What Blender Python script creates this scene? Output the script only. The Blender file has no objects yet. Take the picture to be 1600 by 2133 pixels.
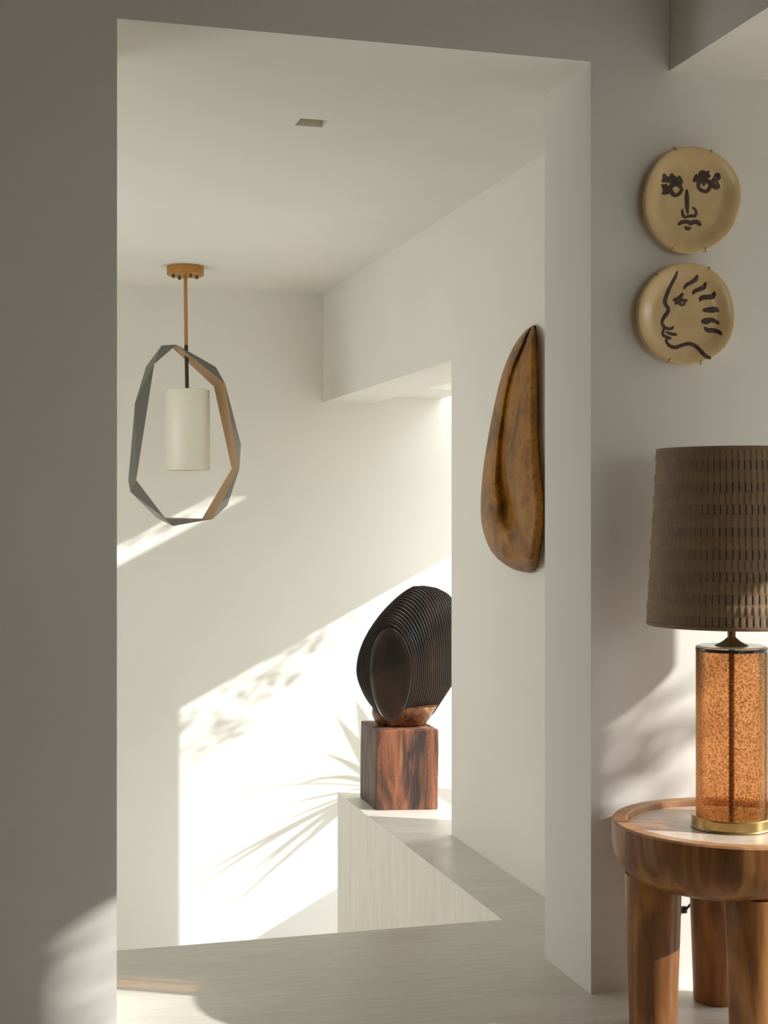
import bpy, bmesh, math, random
from mathutils import Vector, Matrix, noise
random.seed(7)
sc = bpy.context.scene
C = sc.collection
PI = math.pi

# ------------------------------------------------------------------ camera
FPX, YAW, PITCH, HC = 3022.0, 0.2732, 0.0019, 1.07
cam_d = bpy.data.cameras.new('camera')
cam = bpy.data.objects.new('camera', cam_d); C.objects.link(cam)
cam.location = (0, 0, HC)
cam.rotation_euler = (PI/2 + PITCH, 0, -YAW)
cam_d.sensor_fit = 'HORIZONTAL'; cam_d.sensor_width = 36.0; cam_d.lens = 36.0*FPX/1600
cam_d.clip_start = 0.05
sc.camera = cam

# ------------------------------------------------------------------ light
sc.view_settings.view_transform = 'Standard'
sc.view_settings.look = 'None'
sc.view_settings.gamma = 1.0
sc.view_settings.use_curve_mapping = False
sc.view_settings.exposure = 0.20
sc.cycles.use_denoising = True
sc.cycles.max_bounces = 14
sc.cycles.diffuse_bounces = 10
sc.cycles.sample_clamp_indirect = 6.0
sc.cycles.caustics_reflective = False
world = bpy.data.worlds.new('sky'); sc.world = world
world.use_nodes = True
bg = world.node_tree.nodes['Background']
bg.inputs[0].default_value = (0.955, 0.97, 1.0, 1)
bg.inputs[1].default_value = 3.4
SUN = Vector((-1.0, 0.555, -0.53)).normalized()
sd = bpy.data.lights.new('sun', 'SUN'); so = bpy.data.objects.new('sun', sd); C.objects.link(so)
sd.energy = 5.4; sd.angle = math.radians(0.6); sd.color = (1.0, 0.965, 0.915)
so.rotation_euler = SUN.to_track_quat('-Z', 'Y').to_euler()
so.location = (8, -4, 6)

def portal(name, loc, sx, sy, target):
    d = bpy.data.lights.new(name, 'AREA'); d.shape = 'RECTANGLE'; d.size = sx; d.size_y = sy
    d.cycles.is_portal = True
    o = bpy.data.objects.new(name, d); C.objects.link(o); o.location = loc
    o.rotation_euler = Vector(target).to_track_quat('-Z', 'Y').to_euler()
portal('portal_alcove', (2.09, 5.55, 0.65), 1.9, 2.16, (-1, 0, 0))
portal('portal_left', (-1.08, 4.85, 1.0), 1.5, 1.0, (1, 0, 0))
portal('portal_back', (1.7, -2.58, 1.35), 1.6, 1.1, (0, 1, 0))
portal('portal_near', (3.03, 1.655, 0.89), 0.6, 1.78, (-1, 0, 0))
portal('portal_far', (3.03, 2.51, 0.89), 0.96, 1.78, (-1, 0, 0))

# ------------------------------------------------------------------ dimensions
XL, XR, YF, YI, ZT = 0.2737, 1.3191, 2.9954, 3.2675, 2.0826      # opening in the front wall
XW, XW2, YD, ZH, YB = 1.5275, 1.7724, 4.6137, 1.5864, 6.4854      # hall right wall, its opening, back wall
XS, XE, YE, YL = 1.3358, 1.683, 5.456, 3.6088                     # raised strip and landing edge
SN, CS = math.sin(YAW), math.cos(YAW)
YH = 1066.5 + FPX*math.tan(PITCH)

def cw(lat, t, z):                     # camera lateral / depth -> place in the room
    return Vector((t*SN + lat*CS, t*CS - lat*SN, z))
def at(px, py, t):
    return cw((px-800)/FPX*t, t, HC - (py-YH)/FPX*t)
def on_y(px, py, Y):
    a = (px-800)/FPX
    return at(px, py, Y/(CS - a*SN))
def on_x(px, py, X):
    a = (px-800)/FPX
    return at(px, py, X/(SN + a*CS))

# ------------------------------------------------------------------ materials
def mat(name, col, rough=0.6, metal=0.0, **kw):
    m = bpy.data.materials.new(name); m.use_nodes = True
    b = m.node_tree.nodes['Principled BSDF']
    b.inputs['Base Color'].default_value = (*col, 1)
    b.inputs['Roughness'].default_value = rough
    b.inputs['Metallic'].default_value = metal
    for k, v in kw.items(): b.inputs[k.replace('_', ' ')].default_value = v
    return m, m.node_tree, b
def N(nt, t, **kw):
    n = nt.nodes.new(t)
    for k, v in kw.items():
        if k.startswith('i_'): n.inputs[k[2:].replace('_', ' ')].default_value = v
        else: setattr(n, k, v)
    return n
def ramp(nt, fac, stops):
    r = nt.nodes.new('ShaderNodeValToRGB')
    e = r.color_ramp.elements
    while len(e) < len(stops): e.new(0.5)
    for el, (p, c) in zip(e, stops):
        el.position = p; el.color = (*c, 1) if len(c) == 3 else c
    nt.links.new(fac, r.inputs['Fac'])
    return r.outputs['Color']
def coords(nt, scale=(1, 1, 1), rot=(0, 0, 0), src='Object'):
    tc = nt.nodes.new('ShaderNodeTexCoord'); mp = nt.nodes.new('ShaderNodeMapping')
    mp.inputs['Scale'].default_value = scale; mp.inputs['Rotation'].default_value = rot
    nt.links.new(tc.outputs[src], mp.inputs['Vector'])
    return mp.outputs['Vector']
def nz(nt, vec, scale, detail=3, rough=0.5, dist=0.0):
    n = N(nt, 'ShaderNodeTexNoise'); n.inputs['Scale'].default_value = scale
    n.inputs['Detail'].default_value = detail; n.inputs['Roughness'].default_value = rough
    n.inputs['Distortion'].default_value = dist
    nt.links.new(vec, n.inputs['Vector']); return n.outputs['Fac']
def bump(nt, b, h, strength=0.3, dist=0.01):
    n = nt.nodes.new('ShaderNodeBump'); n.inputs['Strength'].default_value = strength
    n.inputs['Distance'].default_value = dist
    nt.links.new(h, n.inputs['Height']); nt.links.new(n.outputs['Normal'], b.inputs['Normal'])
def mix(nt, fac, a, bcol, mode='MIX'):
    n = nt.nodes.new('ShaderNodeMix'); n.data_type = 'RGBA'; n.blend_type = mode
    for s, v in ((0, fac), (6, a), (7, bcol)):
        if isinstance(v, (int, float)): n.inputs[s].default_value = v
        elif isinstance(v, tuple): n.inputs[s].default_value = (*v, 1)
        else: nt.links.new(v, n.inputs[s])
    return n.outputs[2]
def fmath(nt, op, a, b=0.0, c=0.0):
    n = nt.nodes.new('ShaderNodeMath'); n.operation = op
    for i, v in enumerate((a, b, c)):
        if isinstance(v, (int, float)): n.inputs[i].default_value = v
        else: nt.links.new(v, n.inputs[i])
    return n.outputs[0]

def plaster(name, col, var=0.03, sc_=1.4, bs=0.08, rough=0.75):
    m, nt, b = mat(name, col, rough)
    v = coords(nt)
    f = nz(nt, v, sc_, 3)
    lo = tuple(c*(1-var) for c in col); hi = tuple(min(1, c*(1+var)) for c in col)
    nt.links.new(ramp(nt, f, [(0.3, lo), (0.7, hi)]), b.inputs['Base Color'])
    bump(nt, b, nz(nt, v, 60, 4, 0.6), bs, 0.002)
    b.inputs['Specular IOR Level'].default_value = 0.3
    return m
WALLC = (0.80, 0.786, 0.735)
M_wall = plaster('wall_plaster', WALLC)
M_ceil = plaster('ceiling_plaster', (0.81, 0.795, 0.745))

# polished plaster floor with trowel marks
M_floor, nt, b = mat('floor_polished_plaster', (0.62, 0.60, 0.54), 0.42)
v = coords(nt, (1, 3.2, 1), (0, 0, -0.25))
f1 = nz(nt, v, 2.3, 5, 0.6, 0.4); f2 = nz(nt, coords(nt, (3, 26, 3), (0, 0, -0.2)), 2.6, 4, 0.65, 0.6)
base = ramp(nt, f1, [(0.25, (0.62, 0.60, 0.53)), (0.55, (0.69, 0.67, 0.60)), (0.8, (0.75, 0.73, 0.66))])
nt.links.new(mix(nt, 0.12, base, ramp(nt, f2, [(0.4, (0.3, 0.29, 0.26)), (0.6, (0.85, 0.84, 0.8))])), b.inputs['Base Color'])
nt.links.new(ramp(nt, f1, [(0.3, (0.30,)*3), (0.7, (0.48,)*3)]), b.inputs['Roughness'])
bump(nt, b, f2, 0.22, 0.004)

# brushed plaster on the stair side (vertical strokes)
M_side, nt, b = mat('brushed_plaster', (0.72, 0.69, 0.61), 0.65)
f = nz(nt, coords(nt, (14, 14, 1.3)), 2.2, 5, 0.6, 0.3)
nt.links.new(ramp(nt, f, [(0.3, (0.76, 0.73, 0.645)), (0.7, (0.86, 0.835, 0.76))]), b.inputs['Base Color'])
bump(nt, b, f, 0.15, 0.004)

M_gold, nt, b = mat('satin_gold', (0.50, 0.25, 0.075), 0.42, 0.75)
f = nz(nt, coords(nt, (60, 60, 3)), 3, 3); bump(nt, b, f, 0.05, 0.001)
M_champ, nt, b = mat('champagne_lining', (0.46, 0.30, 0.16), 0.5, 0.35)
M_bronze, nt, b = mat('dark_bronze', (0.17, 0.165, 0.15), 0.34, 0.6)
M_dark, nt, b = mat('dark_stem', (0.05, 0.045, 0.038), 0.4, 0.6)
M_milk, nt, b = mat('milk_glass', (0.80, 0.77, 0.66), 0.35)
b.inputs['Subsurface Weight'].default_value = 0.25
b.inputs['Subsurface Radius'].default_value = (0.05, 0.05, 0.04)
bump(nt, b, nz(nt, coords(nt), 30, 2), 0.06, 0.002)
M_brass, nt, b = mat('antique_brass', (0.42, 0.30, 0.12), 0.30, 0.9)
nt.links.new(ramp(nt, nz(nt, coords(nt), 8, 4), [(0.3, (0.34, 0.235, 0.09)), (0.7, (0.50, 0.37, 0.16))]), b.inputs['Base Color'])
M_brownbrass, nt, b = mat('brown_brass', (0.20, 0.12, 0.045), 0.38, 0.8)
M_downlight, nt, b = mat('downlight_recess', (0.72, 0.68, 0.58), 0.7)

# wood
def wood(name, dark, mid, light, gscale=(9, 9, 0.9), rough=0.42, spec=0.5, knots=True):
    m, nt, b = mat(name, mid, rough)
    v = coords(nt, gscale)
    f = nz(nt, v, 1.6, 6, 0.6, 1.2)
    c = ramp(nt, f, [(0.28, dark), (0.48, mid), (0.70, light)])
    fine = nz(nt, coords(nt, tuple(g*9 for g in gscale)), 1.5, 3, 0.7)
    c = mix(nt, 0.22, c, ramp(nt, fine, [(0.35, tuple(x*0.6 for x in dark)), (0.65, light)]), 'MIX')
    big = nz(nt, coords(nt, (7.0, 7.0, 1.6)), 1.6, 3, 0.5, 1.4)
    c = mix(nt, 0.5, c, ramp(nt, big, [(0.42, dark), (0.50, mid), (0.60, light)]), 'MIX')
    nt.links.new(c, b.inputs['Base Color'])
    b.inputs['Specular IOR Level'].default_value = spec
    bump(nt, b, fine, 0.06, 0.002)
    return m
M_table = wood('table_wood', (0.10, 0.034, 0.010), (0.25, 0.098, 0.026), (0.44, 0.205, 0.062), spec=0.3)
M_rim = wood('table_rim_wood', (0.34, 0.16, 0.07), (0.48, 0.25, 0.115), (0.58, 0.33, 0.16), (5, 2, 5))
M_tray = wood('tray_wood', (0.62, 0.50, 0.40), (0.71, 0.60, 0.50), (0.78, 0.68, 0.58), (1.2, 9, 6), 0.25)

# charred oak block
M_block, nt, b = mat('charred_oak', (0.3, 0.13, 0.06), 0.6)
v = coords(nt, (13, 13, 1.6))
g = nz(nt, v, 1.6, 6, 0.65, 1.0)
chk = nz(nt, coords(nt, (9, 9, 2.0), (0.12, 0.1, 0)), 1.15, 4, 0.55, 0.7)
cx = N(nt, 'ShaderNodeTexWave', i_Scale=26.0, i_Distortion=9.0, i_Detail=4.0); cx.bands_direction = 'Z'
nt.links.new(coords(nt, (1.0, 1.0, 2.6), (0.5, 0.3, 0)), cx.inputs['Vector'])
c1 = ramp(nt, g, [(0.3, (0.09, 0.034, 0.020)), (0.5, (0.34, 0.125, 0.062)), (0.72, (0.52, 0.22, 0.115))])
c1 = mix(nt, 0.20, c1, ramp(nt, cx.outputs['Fac'], [(0.35, (0.14, 0.05, 0.03)), (0.75, (0.60, 0.27, 0.14))]))
c2 = mix(nt, ramp(nt, chk, [(0.45, (0, 0, 0)), (0.56, (0.93, 0.93, 0.93))]), c1, (0.035, 0.030, 0.028))
nt.links.new(c2, b.inputs['Base Color'])
bump(nt, b, g, 0.5, 0.006)

# carved dark wood
M_fin, nt, b = mat('dark_carved_wood', (0.03, 0.018, 0.012), 0.30)
nt.links.new(ramp(nt, nz(nt, coords(nt, (6, 6, 2)), 2.5, 4), [(0.35, (0.012, 0.009, 0.008)), (0.62, (0.030, 0.017, 0.012)), (0.8, (0.09, 0.032, 0.015))]), b.inputs['Base Color'])
M_finbase, nt, b = mat('polished_brown_wood', (0.2, 0.08, 0.03), 0.24)
nt.links.new(ramp(nt, nz(nt, coords(nt, (8, 8, 5)), 2.2, 5, 0.6, 1.0), [(0.35, (0.05, 0.018, 0.009)), (0.55, (0.20, 0.080, 0.028)), (0.72, (0.40, 0.22, 0.10))]), b.inputs['Base Color'])

M_core, nt, b = mat('kerf_shade', (0.004, 0.003, 0.003), 0.6)  # near-black colour puts the shade between the fins into the core
M_blockshade, nt, b = mat('shaded_oak_side', (0.1, 0.05, 0.035), 0.55)  # darker copy of the oak, side shade put into the colour
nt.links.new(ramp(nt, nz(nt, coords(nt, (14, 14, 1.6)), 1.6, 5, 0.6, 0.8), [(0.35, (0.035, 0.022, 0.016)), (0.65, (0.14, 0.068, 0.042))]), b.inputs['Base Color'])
# bronze wall relief
M_relief, nt, b = mat('patinated_bronze', (0.2, 0.1, 0.03), 0.42, 0.0)
v = coords(nt)
a1 = nz(nt, v, 8, 5, 0.65, 0.8); a2 = nz(nt, v, 70, 5, 0.75, 0.4); a3 = nz(nt, coords(nt, (1, 1, 0.6)), 13, 4, 0.6, 0.8)
c1 = ramp(nt, a1, [(0.34, (0.10, 0.060, 0.016)), (0.46, (0.24, 0.092, 0.008)), (0.56, (0.36, 0.145, 0.010)), (0.68, (0.29, 0.155, 0.018))])
c1 = mix(nt, ramp(nt, a2, [(0.50, (0, 0, 0)), (0.62, (0.7,)*3)]), c1, (0.10, 0.048, 0.010))
c1 = mix(nt, ramp(nt, a3, [(0.60, (0, 0, 0)), (0.70, (0.5,)*3)]), c1, (0.06, 0.045, 0.016))
nt.links.new(c1, b.inputs['Base Color'])
b.inputs['Specular IOR Level'].default_value = 0.28
bump(nt, b, a2, 0.25, 0.003)

# ceramic
M_cer, nt, b = mat('cream_ceramic', (0.5, 0.36, 0.19), 0.28)
v = coords(nt)
nt.links.new(ramp(nt, nz(nt, v, 14, 4, 0.5, 1.0), [(0.3, (0.64, 0.455, 0.22)), (0.7, (0.74, 0.55, 0.285))]), b.inputs['Base Color'])
bump(nt, b, nz(nt, v, 20, 3), 0.12, 0.004)
M_paint, nt, b = mat('brown_glaze', (0.060, 0.028, 0.020), 0.35)
nt.links.new(ramp(nt, nz(nt, coords(nt), 60, 3), [(0.35, (0.045, 0.022, 0.017)), (0.7, (0.085, 0.036, 0.024))]), b.inputs['Base Color'])
M_wire, nt, b = mat('brass_wire', (0.42, 0.32, 0.18), 0.35, 0.5)

# lamp shade: woven paper with rows of slits
NCOL, NROW = 82, 16
M_shade, nt, b = mat('woven_shade', (0.2, 0.13, 0.07), 0.7)
uv = N(nt, 'ShaderNodeUVMap'); uv.uv_map = 'UVMap'
sp = N(nt, 'ShaderNodeSeparateXYZ'); nt.links.new(uv.outputs['UV'], sp.inputs[0])
fu = fmath(nt, 'FRACT', sp.outputs[0]); rv = sp.outputs[1]
fv = fmath(nt, 'FRACT', rv)
odd = fmath(nt, 'LESS_THAN', fmath(nt, 'FRACT', fmath(nt, 'MULTIPLY', rv, 0.5)), 0.5)
slit = fmath(nt, 'MULTIPLY', fmath(nt, 'LESS_THAN', fu, 0.15), odd)
slit = fmath(nt, 'MULTIPLY', slit, fmath(nt, 'LESS_THAN', fmath(nt, 'ABSOLUTE', fmath(nt, 'SUBTRACT', fv, 0.5)), 0.44))
cc = ramp(nt, nz(nt, coords(nt), 40, 4), [(0.3, (0.235, 0.145, 0.075)), (0.7, (0.30, 0.195, 0.105))])
cc = mix(nt, fmath(nt, 'MULTIPLY', odd, 0.20), cc, (0.11, 0.070, 0.040))
weak = fmath(nt, 'MULTIPLY', fmath(nt, 'MULTIPLY', fmath(nt, 'LESS_THAN', fu, 0.12), fmath(nt, 'SUBTRACT', 1.0, odd)), 0.40)
cc = mix(nt, weak, cc, (0.06, 0.042, 0.026))
nt.links.new(mix(nt, slit, cc, (0.022, 0.018, 0.014)), b.inputs['Base Color'])
bump(nt, b, nz(nt, coords(nt), 300, 2), 0.15, 0.001)

# amber seeded glass
M_glass, nt, b = mat('amber_seeded_glass', (0.9, 0.5, 0.22), 0.04)
v = coords(nt)
vo = N(nt, 'ShaderNodeTexVoronoi', i_Scale=330.0); nt.links.new(v, vo.inputs['Vector'])
vo2 = N(nt, 'ShaderNodeTexVoronoi', i_Scale=150.0); nt.links.new(v, vo2.inputs['Vector'])
sx = N(nt, 'ShaderNodeSeparateXYZ'); tc = N(nt, 'ShaderNodeTexCoord'); nt.links.new(tc.outputs['Object'], sx.inputs[0])
hz = ramp(nt, sx.outputs[2], [(0.12, (0.0,)*3), (0.30, (1,)*3)])
blot = nz(nt, v, 55, 4, 0.7)
thr = fmath(nt, 'ADD', fmath(nt, 'MULTIPLY', hz, 0.12), fmath(nt, 'MULTIPLY', blot, 0.36))
dots = fmath(nt, 'LESS_THAN', vo2.outputs['Distance'], fmath(nt, 'MULTIPLY', thr, 1.12))
dots2 = fmath(nt, 'LESS_THAN', vo.outputs['Distance'], fmath(nt, 'MULTIPLY', blot, 0.55))
gcol = mix(nt, hz, (0.935, 0.715, 0.50), (0.95, 0.79, 0.63))
col = mix(nt, fmath(nt, 'MULTIPLY', dots2, 0.5), gcol, (0.84, 0.58, 0.36))
col = mix(nt, fmath(nt, 'MULTIPLY', dots, fmath(nt, 'ADD', fmath(nt, 'MULTIPLY', hz, 0.6), 0.08)), col, (0.50, 0.36, 0.25))
bp_ = nt.nodes.new('ShaderNodeBump'); bp_.inputs['Strength'].default_value = 0.3; bp_.inputs['Distance'].default_value = 0.002
nt.links.new(fmath(nt, 'ADD', vo.outputs['Distance'], vo2.outputs['Distance']), bp_.inputs['Height'])
tr_ = nt.nodes.new('ShaderNodeBsdfTransparent'); gs_ = nt.nodes.new('ShaderNodeBsdfGlossy'); ts_ = nt.nodes.new('ShaderNodeBsdfTranslucent')
gs_.inputs['Roughness'].default_value = 0.10; gs_.inputs[0].default_value = (1.0, 0.82, 0.62, 1)
nt.links.new(bp_.outputs[0], gs_.inputs['Normal'])
nt.links.new(col, tr_.inputs[0])
nt.links.new(mix(nt, 0.5, col, (0.80, 0.36, 0.12)), ts_.inputs[0])
fr_ = nt.nodes.new('ShaderNodeFresnel'); fr_.inputs[0].default_value = 1.16; nt.links.new(bp_.outputs[0], fr_.inputs['Normal'])
ma = nt.nodes.new('ShaderNodeMixShader'); ma.inputs[0].default_value = 0.12
nt.links.new(tr_.outputs[0], ma.inputs[1]); nt.links.new(ts_.outputs[0], ma.inputs[2])
mb = nt.nodes.new('ShaderNodeMixShader'); nt.links.new(fr_.outputs[0], mb.inputs[0])
nt.links.new(ma.outputs[0], mb.inputs[1]); nt.links.new(gs_.outputs[0], mb.inputs[2])
nt.nodes.remove(b); nt.links.new(mb.outputs[0], nt.nodes['Material Output'].inputs[0])
M_cap, nt, b = mat('glass_top_reflection', (0.72, 0.68, 0.62), 0.15)  # pale colour stands in for the white reflection on the top
M_lipdark, nt, b = mat('smoked_glass_lip', (0.035, 0.035, 0.030), 0.12)
M_cord, nt, b = mat('twisted_brown_cord', (0.10, 0.035, 0.015), 0.5)
M_white, nt, b = mat('white_linen', (0.7, 0.68, 0.62), 0.8)
M_leaf, nt, b = mat('green_leaf', (0.06, 0.11, 0.03), 0.5)
M_skyblock = plaster('sky_blocker_render', (0.30, 0.30, 0.24), 0.15, 3.0, 0.3)
M_pot, nt, b = mat('terracotta', (0.35, 0.16, 0.09), 0.7)
M_terr = plaster('terrace_stone', (0.36, 0.345, 0.31), 0.08, 2.0, 0.2)
M_unseen, nt, b = mat('dark_unseen_finish', (0.26, 0.18, 0.11), 0.7)  # dark colour for unseen surfaces, chosen to dim the front room
M_frame, nt, b = mat('window_frame_paint', (0.72, 0.70, 0.65), 0.5)

# ------------------------------------------------------------------ helpers
def obj(name, bm, m, parent=None, smooth=False, bevel=0.0, autosm=None):
    me = bpy.data.meshes.new(name)
    bmesh.ops.recalc_face_normals(bm, faces=bm.faces)
    bm.to_mesh(me); bm.free()
    for mm in (m if isinstance(m, (list, tuple)) else [m]): me.materials.append(mm)
    o = bpy.data.objects.new(name, me); C.objects.link(o)
    if smooth:
        for p in me.polygons: p.use_smooth = True
        if autosm:
            md = [e for e in me.edges]
            bm2 = bmesh.new(); bm2.from_mesh(me)
            for e in bm2.edges:
                if len(e.link_faces) == 2 and e.calc_face_angle(0) > autosm: e.smooth = False
            bm2.to_mesh(me); bm2.free()
    if bevel:
        bv = o.modifiers.new('bevel', 'BEVEL'); bv.width = bevel; bv.segments = 2
        bv.limit_method = 'ANGLE'; bv.angle_limit = 0.6
    if parent:
        o.parent = parent
        o.matrix_parent_inverse = Matrix.Translation(-parent.location)
    return o
def tag(o, label, cat, group=None):
    o['label'] = label; o['category'] = cat
    if group: o['group'] = group
    return o
def thing(name, label, cat, loc):
    o = bpy.data.objects.new(name, None); C.objects.link(o); o.location = loc; o.empty_display_size = 0.05
    return tag(o, label, cat)
def box(bm, x0, x1, y0, y1, z0, z1):
    v = [bm.verts.new((x, y, z)) for z in (z0, z1) for x, y in ((x0, y0), (x1, y0), (x1, y1), (x0, y1))]
    for f in ((0, 3, 2, 1), (4, 5, 6, 7), (0, 1, 5, 4), (1, 2, 6, 5), (2, 3, 7, 6), (3, 0, 4, 7)):
        bm.faces.new([v[i] for i in f])
def prism(bm, pts, axis, a0, a1):
    def P(u, w, a): return {'z': (u, w, a), 'y': (u, a, w), 'x': (a, u, w)}[axis]
    lo = [bm.verts.new(P(u, w, a0)) for u, w in pts]; hi = [bm.verts.new(P(u, w, a1)) for u, w in pts]
    n = len(pts)
    bm.faces.new(lo[::-1]); bm.faces.new(hi)
    for i in range(n): bm.faces.new((lo[i], lo[(i+1) % n], hi[(i+1) % n], hi[i]))
def struct(name, m, boxes=(), pr=None, bevel=0.0):
    bm = bmesh.new()
    for b_ in boxes: box(bm, *b_)
    if pr: prism(bm, *pr)
    o = obj(name, bm, m, bevel=bevel); o['kind'] = 'structure'
    return o
def lathe(bm, prof, c, seg=64, closed=False):
    rings = []
    for r, z in prof:
        if r < 1e-6: rings.append([bm.verts.new((c[0], c[1], c[2]+z))]); continue
        rings.append([bm.verts.new((c[0]+r*math.cos(2*PI*k/seg), c[1]+r*math.sin(2*PI*k/seg), c[2]+z)) for k in range(seg)])
    pairs = list(zip(rings, rings[1:]))
    if closed: pairs.append((rings[-1], rings[0]))
    for A, B in pairs:
        for k in range(seg):
            k2 = (k+1) % seg
            if len(A) == 1: bm.faces.new((A[0], B[k], B[k2]))
            elif len(B) == 1: bm.faces.new((A[k], A[k2], B[0]))
            else: bm.faces.new((A[k], A[k2], B[k2], B[k]))
def tube(bm, pts, r, seg=10, cap=True):
    pts = [Vector(p) for p in pts]; rings = []
    up = Vector((0, 0, 1))
    for i, p in enumerate(pts):
        t = (pts[min(i+1, len(pts)-1)] - pts[max(i-1, 0)]).normalized()
        s = t.cross(up if abs(t.z) < 0.95 else Vector((1, 0, 0))).normalized(); w = s.cross(t)
        rr = r[i] if isinstance(r, (list, tuple)) else r
        rings.append([bm.verts.new(p + rr*(math.cos(2*PI*k/seg)*s + math.sin(2*PI*k/seg)*w)) for k in range(seg)])
    for A, B in zip(rings, rings[1:]):
        for k in range(seg): bm.faces.new((A[k], A[(k+1) % seg], B[(k+1) % seg], B[k]))
    if cap: bm.faces.new(rings[0][::-1]); bm.faces.new(rings[-1])
def interp(keys, x):
    for (a, va), (b_, vb) in zip(keys, keys[1:]):
        if x <= b_:
            u = (x-a)/(b_-a); u = max(0, min(1, u))
            if isinstance(va, tuple): return tuple(p+(q-p)*u for p, q in zip(va, vb))
            return va+(vb-va)*u
    return keys[-1][1]

# ------------------------------------------------------------------ setting
ZR = 2.75
struct('wall_front', M_wall, pr=([(-2.7, 0), (XL, 0), (XL, ZT), (XR, ZT), (XR, 0), (3.1, 0), (3.1, ZR), (-2.7, ZR)], 'y', YF, YI))
rc = []
for k in range(7):
    a = k/6*PI/2; rc.append((XS+0.03-0.03*math.sin(a), YE-0.03+0.03*math.cos(a)))
fl = struct('floor', [M_floor, M_side], pr=([(-2.8, -2.6), (3.1, -2.6), (3.1, YI), (XE, YI), (XE, YE)] + rc + [(XS, YL), (-0.95, YL), (-0.95, YI), (-2.8, YI)], 'z', -2.2, 0.0))
for p in fl.data.polygons:
    if abs(p.normal.z) < 0.5: p.material_index = 1
struct('floor_lower', M_floor, [(-1.1, 3.2, YL, YB, -2.3, -2.2)])
struct('wall_back', M_wall, [(-1.1, 2.75, YB, YB+0.2, -2.3, 2.3)])
struct('wall_right', M_wall, pr=([(YI, 0), (YD, 0), (YD, ZH), (YB, ZH), (YB, ZT), (YI, ZT)], 'x', XW, XW2))
struct('wall_alcove', M_wall, [(XW2, 2.0, YD-0.18, YD, -0.43, 1.73)])
struct('ceiling_alcove', M_wall, [(XW2, 2.1, 6.0, YB, 1.616, 2.02), (XW2, 2.1, YD-0.18, 6.0, 1.73, 2.02)])
struct('wall_left_hall', M_wall, [(-1.1, -0.95, YI, 4.1, -2.3, 2.3), (-1.1, -0.95, 5.6, YB, -2.3, 2.3), (-1.1, -0.95, 4.1, 5.6, -2.3, 0.5), (-1.1, -0.95, 4.1, 5.6, 1.5, 2.3)])  # unseen window opening added to fill the hall with light
# hall ceiling with the hole of the recessed downlight
hp = [at(px, py, (ZT-HC)*FPX/(YH-py)) for px, py in ((626, 246), (684, 250.5), (671, 265), (614, 261))]
hx0 = (hp[0].x+hp[3].x)/2; hx1 = (hp[1].x+hp[2].x)/2; hy1 = (hp[2].y+hp[3].y)/2; hy0 = (hp[0].y+hp[1].y)/2
bm = bmesh.new()
xs = [-1.1, hx0, hx1, XW2]; ys = [YI, hy0, hy1, YB]
for i in range(3):
    for j in range(3):
        if (i, j) == (1, 1): continue
        for z, fl_ in ((ZT, 1), (ZT+0.2, 0)):
            q = [bm.verts.new(p) for p in ((xs[i], ys[j], z), (xs[i+1], ys[j], z), (xs[i+1], ys[j+1], z), (xs[i], ys[j+1], z))]
            bm.faces.new(q)
bmesh.ops.remove_doubles(bm, verts=bm.verts, dist=1e-5)
for pa, pb in (((hx0, hy0), (hx1, hy0)), ((hx1, hy0), (hx1, hy1)), ((hx1, hy1), (hx0, hy1)), ((hx0, hy1), (hx0, hy0)),
               ((-1.1, YI), (XW2, YI)), ((XW2, YI), (XW2, YB)), ((XW2, YB), (-1.1, YB)), ((-1.1, YB), (-1.1, YI))):
    bm.faces.new([bm.verts.new(p) for p in ((*pa, ZT), (*pb, ZT), (*pb, ZT+0.2), (*pa, ZT+0.2))])
bmesh.ops.remove_doubles(bm, verts=bm.verts, dist=1e-5)
o = obj('ceiling_hall', bm, M_ceil); o['kind'] = 'structure'

# front room around the camera
struct('ceiling', M_unseen, [(-2.8, 3.2, -2.6, YI, ZR, ZR+0.15)])
struct('ceiling_dropped', M_ceil, [(1.512, 2.95, -2.4, YF, 2.078, ZR)])
struct('wall_left', M_unseen, [(-2.8, -2.65, -2.6, YF, 0, ZR)])
struct('wall_near', M_unseen, [(-2.65, 0.9, -2.6, -2.4, 0, ZR), (2.5, 3.1, -2.6, -2.4, 0, ZR), (0.9, 2.5, -2.6, -2.4, 0, 0.8), (0.9, 2.5, -2.6, -2.4, 1.9, ZR)])  # unseen window opening added as frontal fill for the front wall
X0, X1, HD = 2.95, 3.10, 1.78
PA0, PA1 = 1.95, 2.03                 # pier between the two near windows
bm_boxes = [(X0, X1, -2.4, 1.36, 0, ZR),
            (X0, X1, 1.36, YF, HD, ZR), (X0, X1, PA0, PA1, 0, HD)]
struct('wall_room_right', M_wall, bm_boxes)
struct('ground_terrace', M_terr, [(3.1, 14, -9, 12, -0.6, -0.43), (2.0, 3.1, YI, 12, -0.6, -0.43)])
struct('window_1', M_frame, [(2.0, 2.08, 5.69, 5.815, -0.43, 1.45)])  # unseen window post, cut to half height so sun dapples pass above
struct('trim_sun_blocker', M_wall, [(2.85, 2.97, 3.4, 9.5, 1.315, 2.04)])  # unseen beam added to cut the upper edge of the sun patch
struct('trim_sky_blocker', M_skyblock, [(7.0, 7.3, -9, 12, -0.43, 1.6)])  # unseen wall added to keep low sky light off the back wall
struct('trim_post', M_wall, [(2.85, 2.97, 9.5, 9.65, -0.43, 2.04)])

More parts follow.
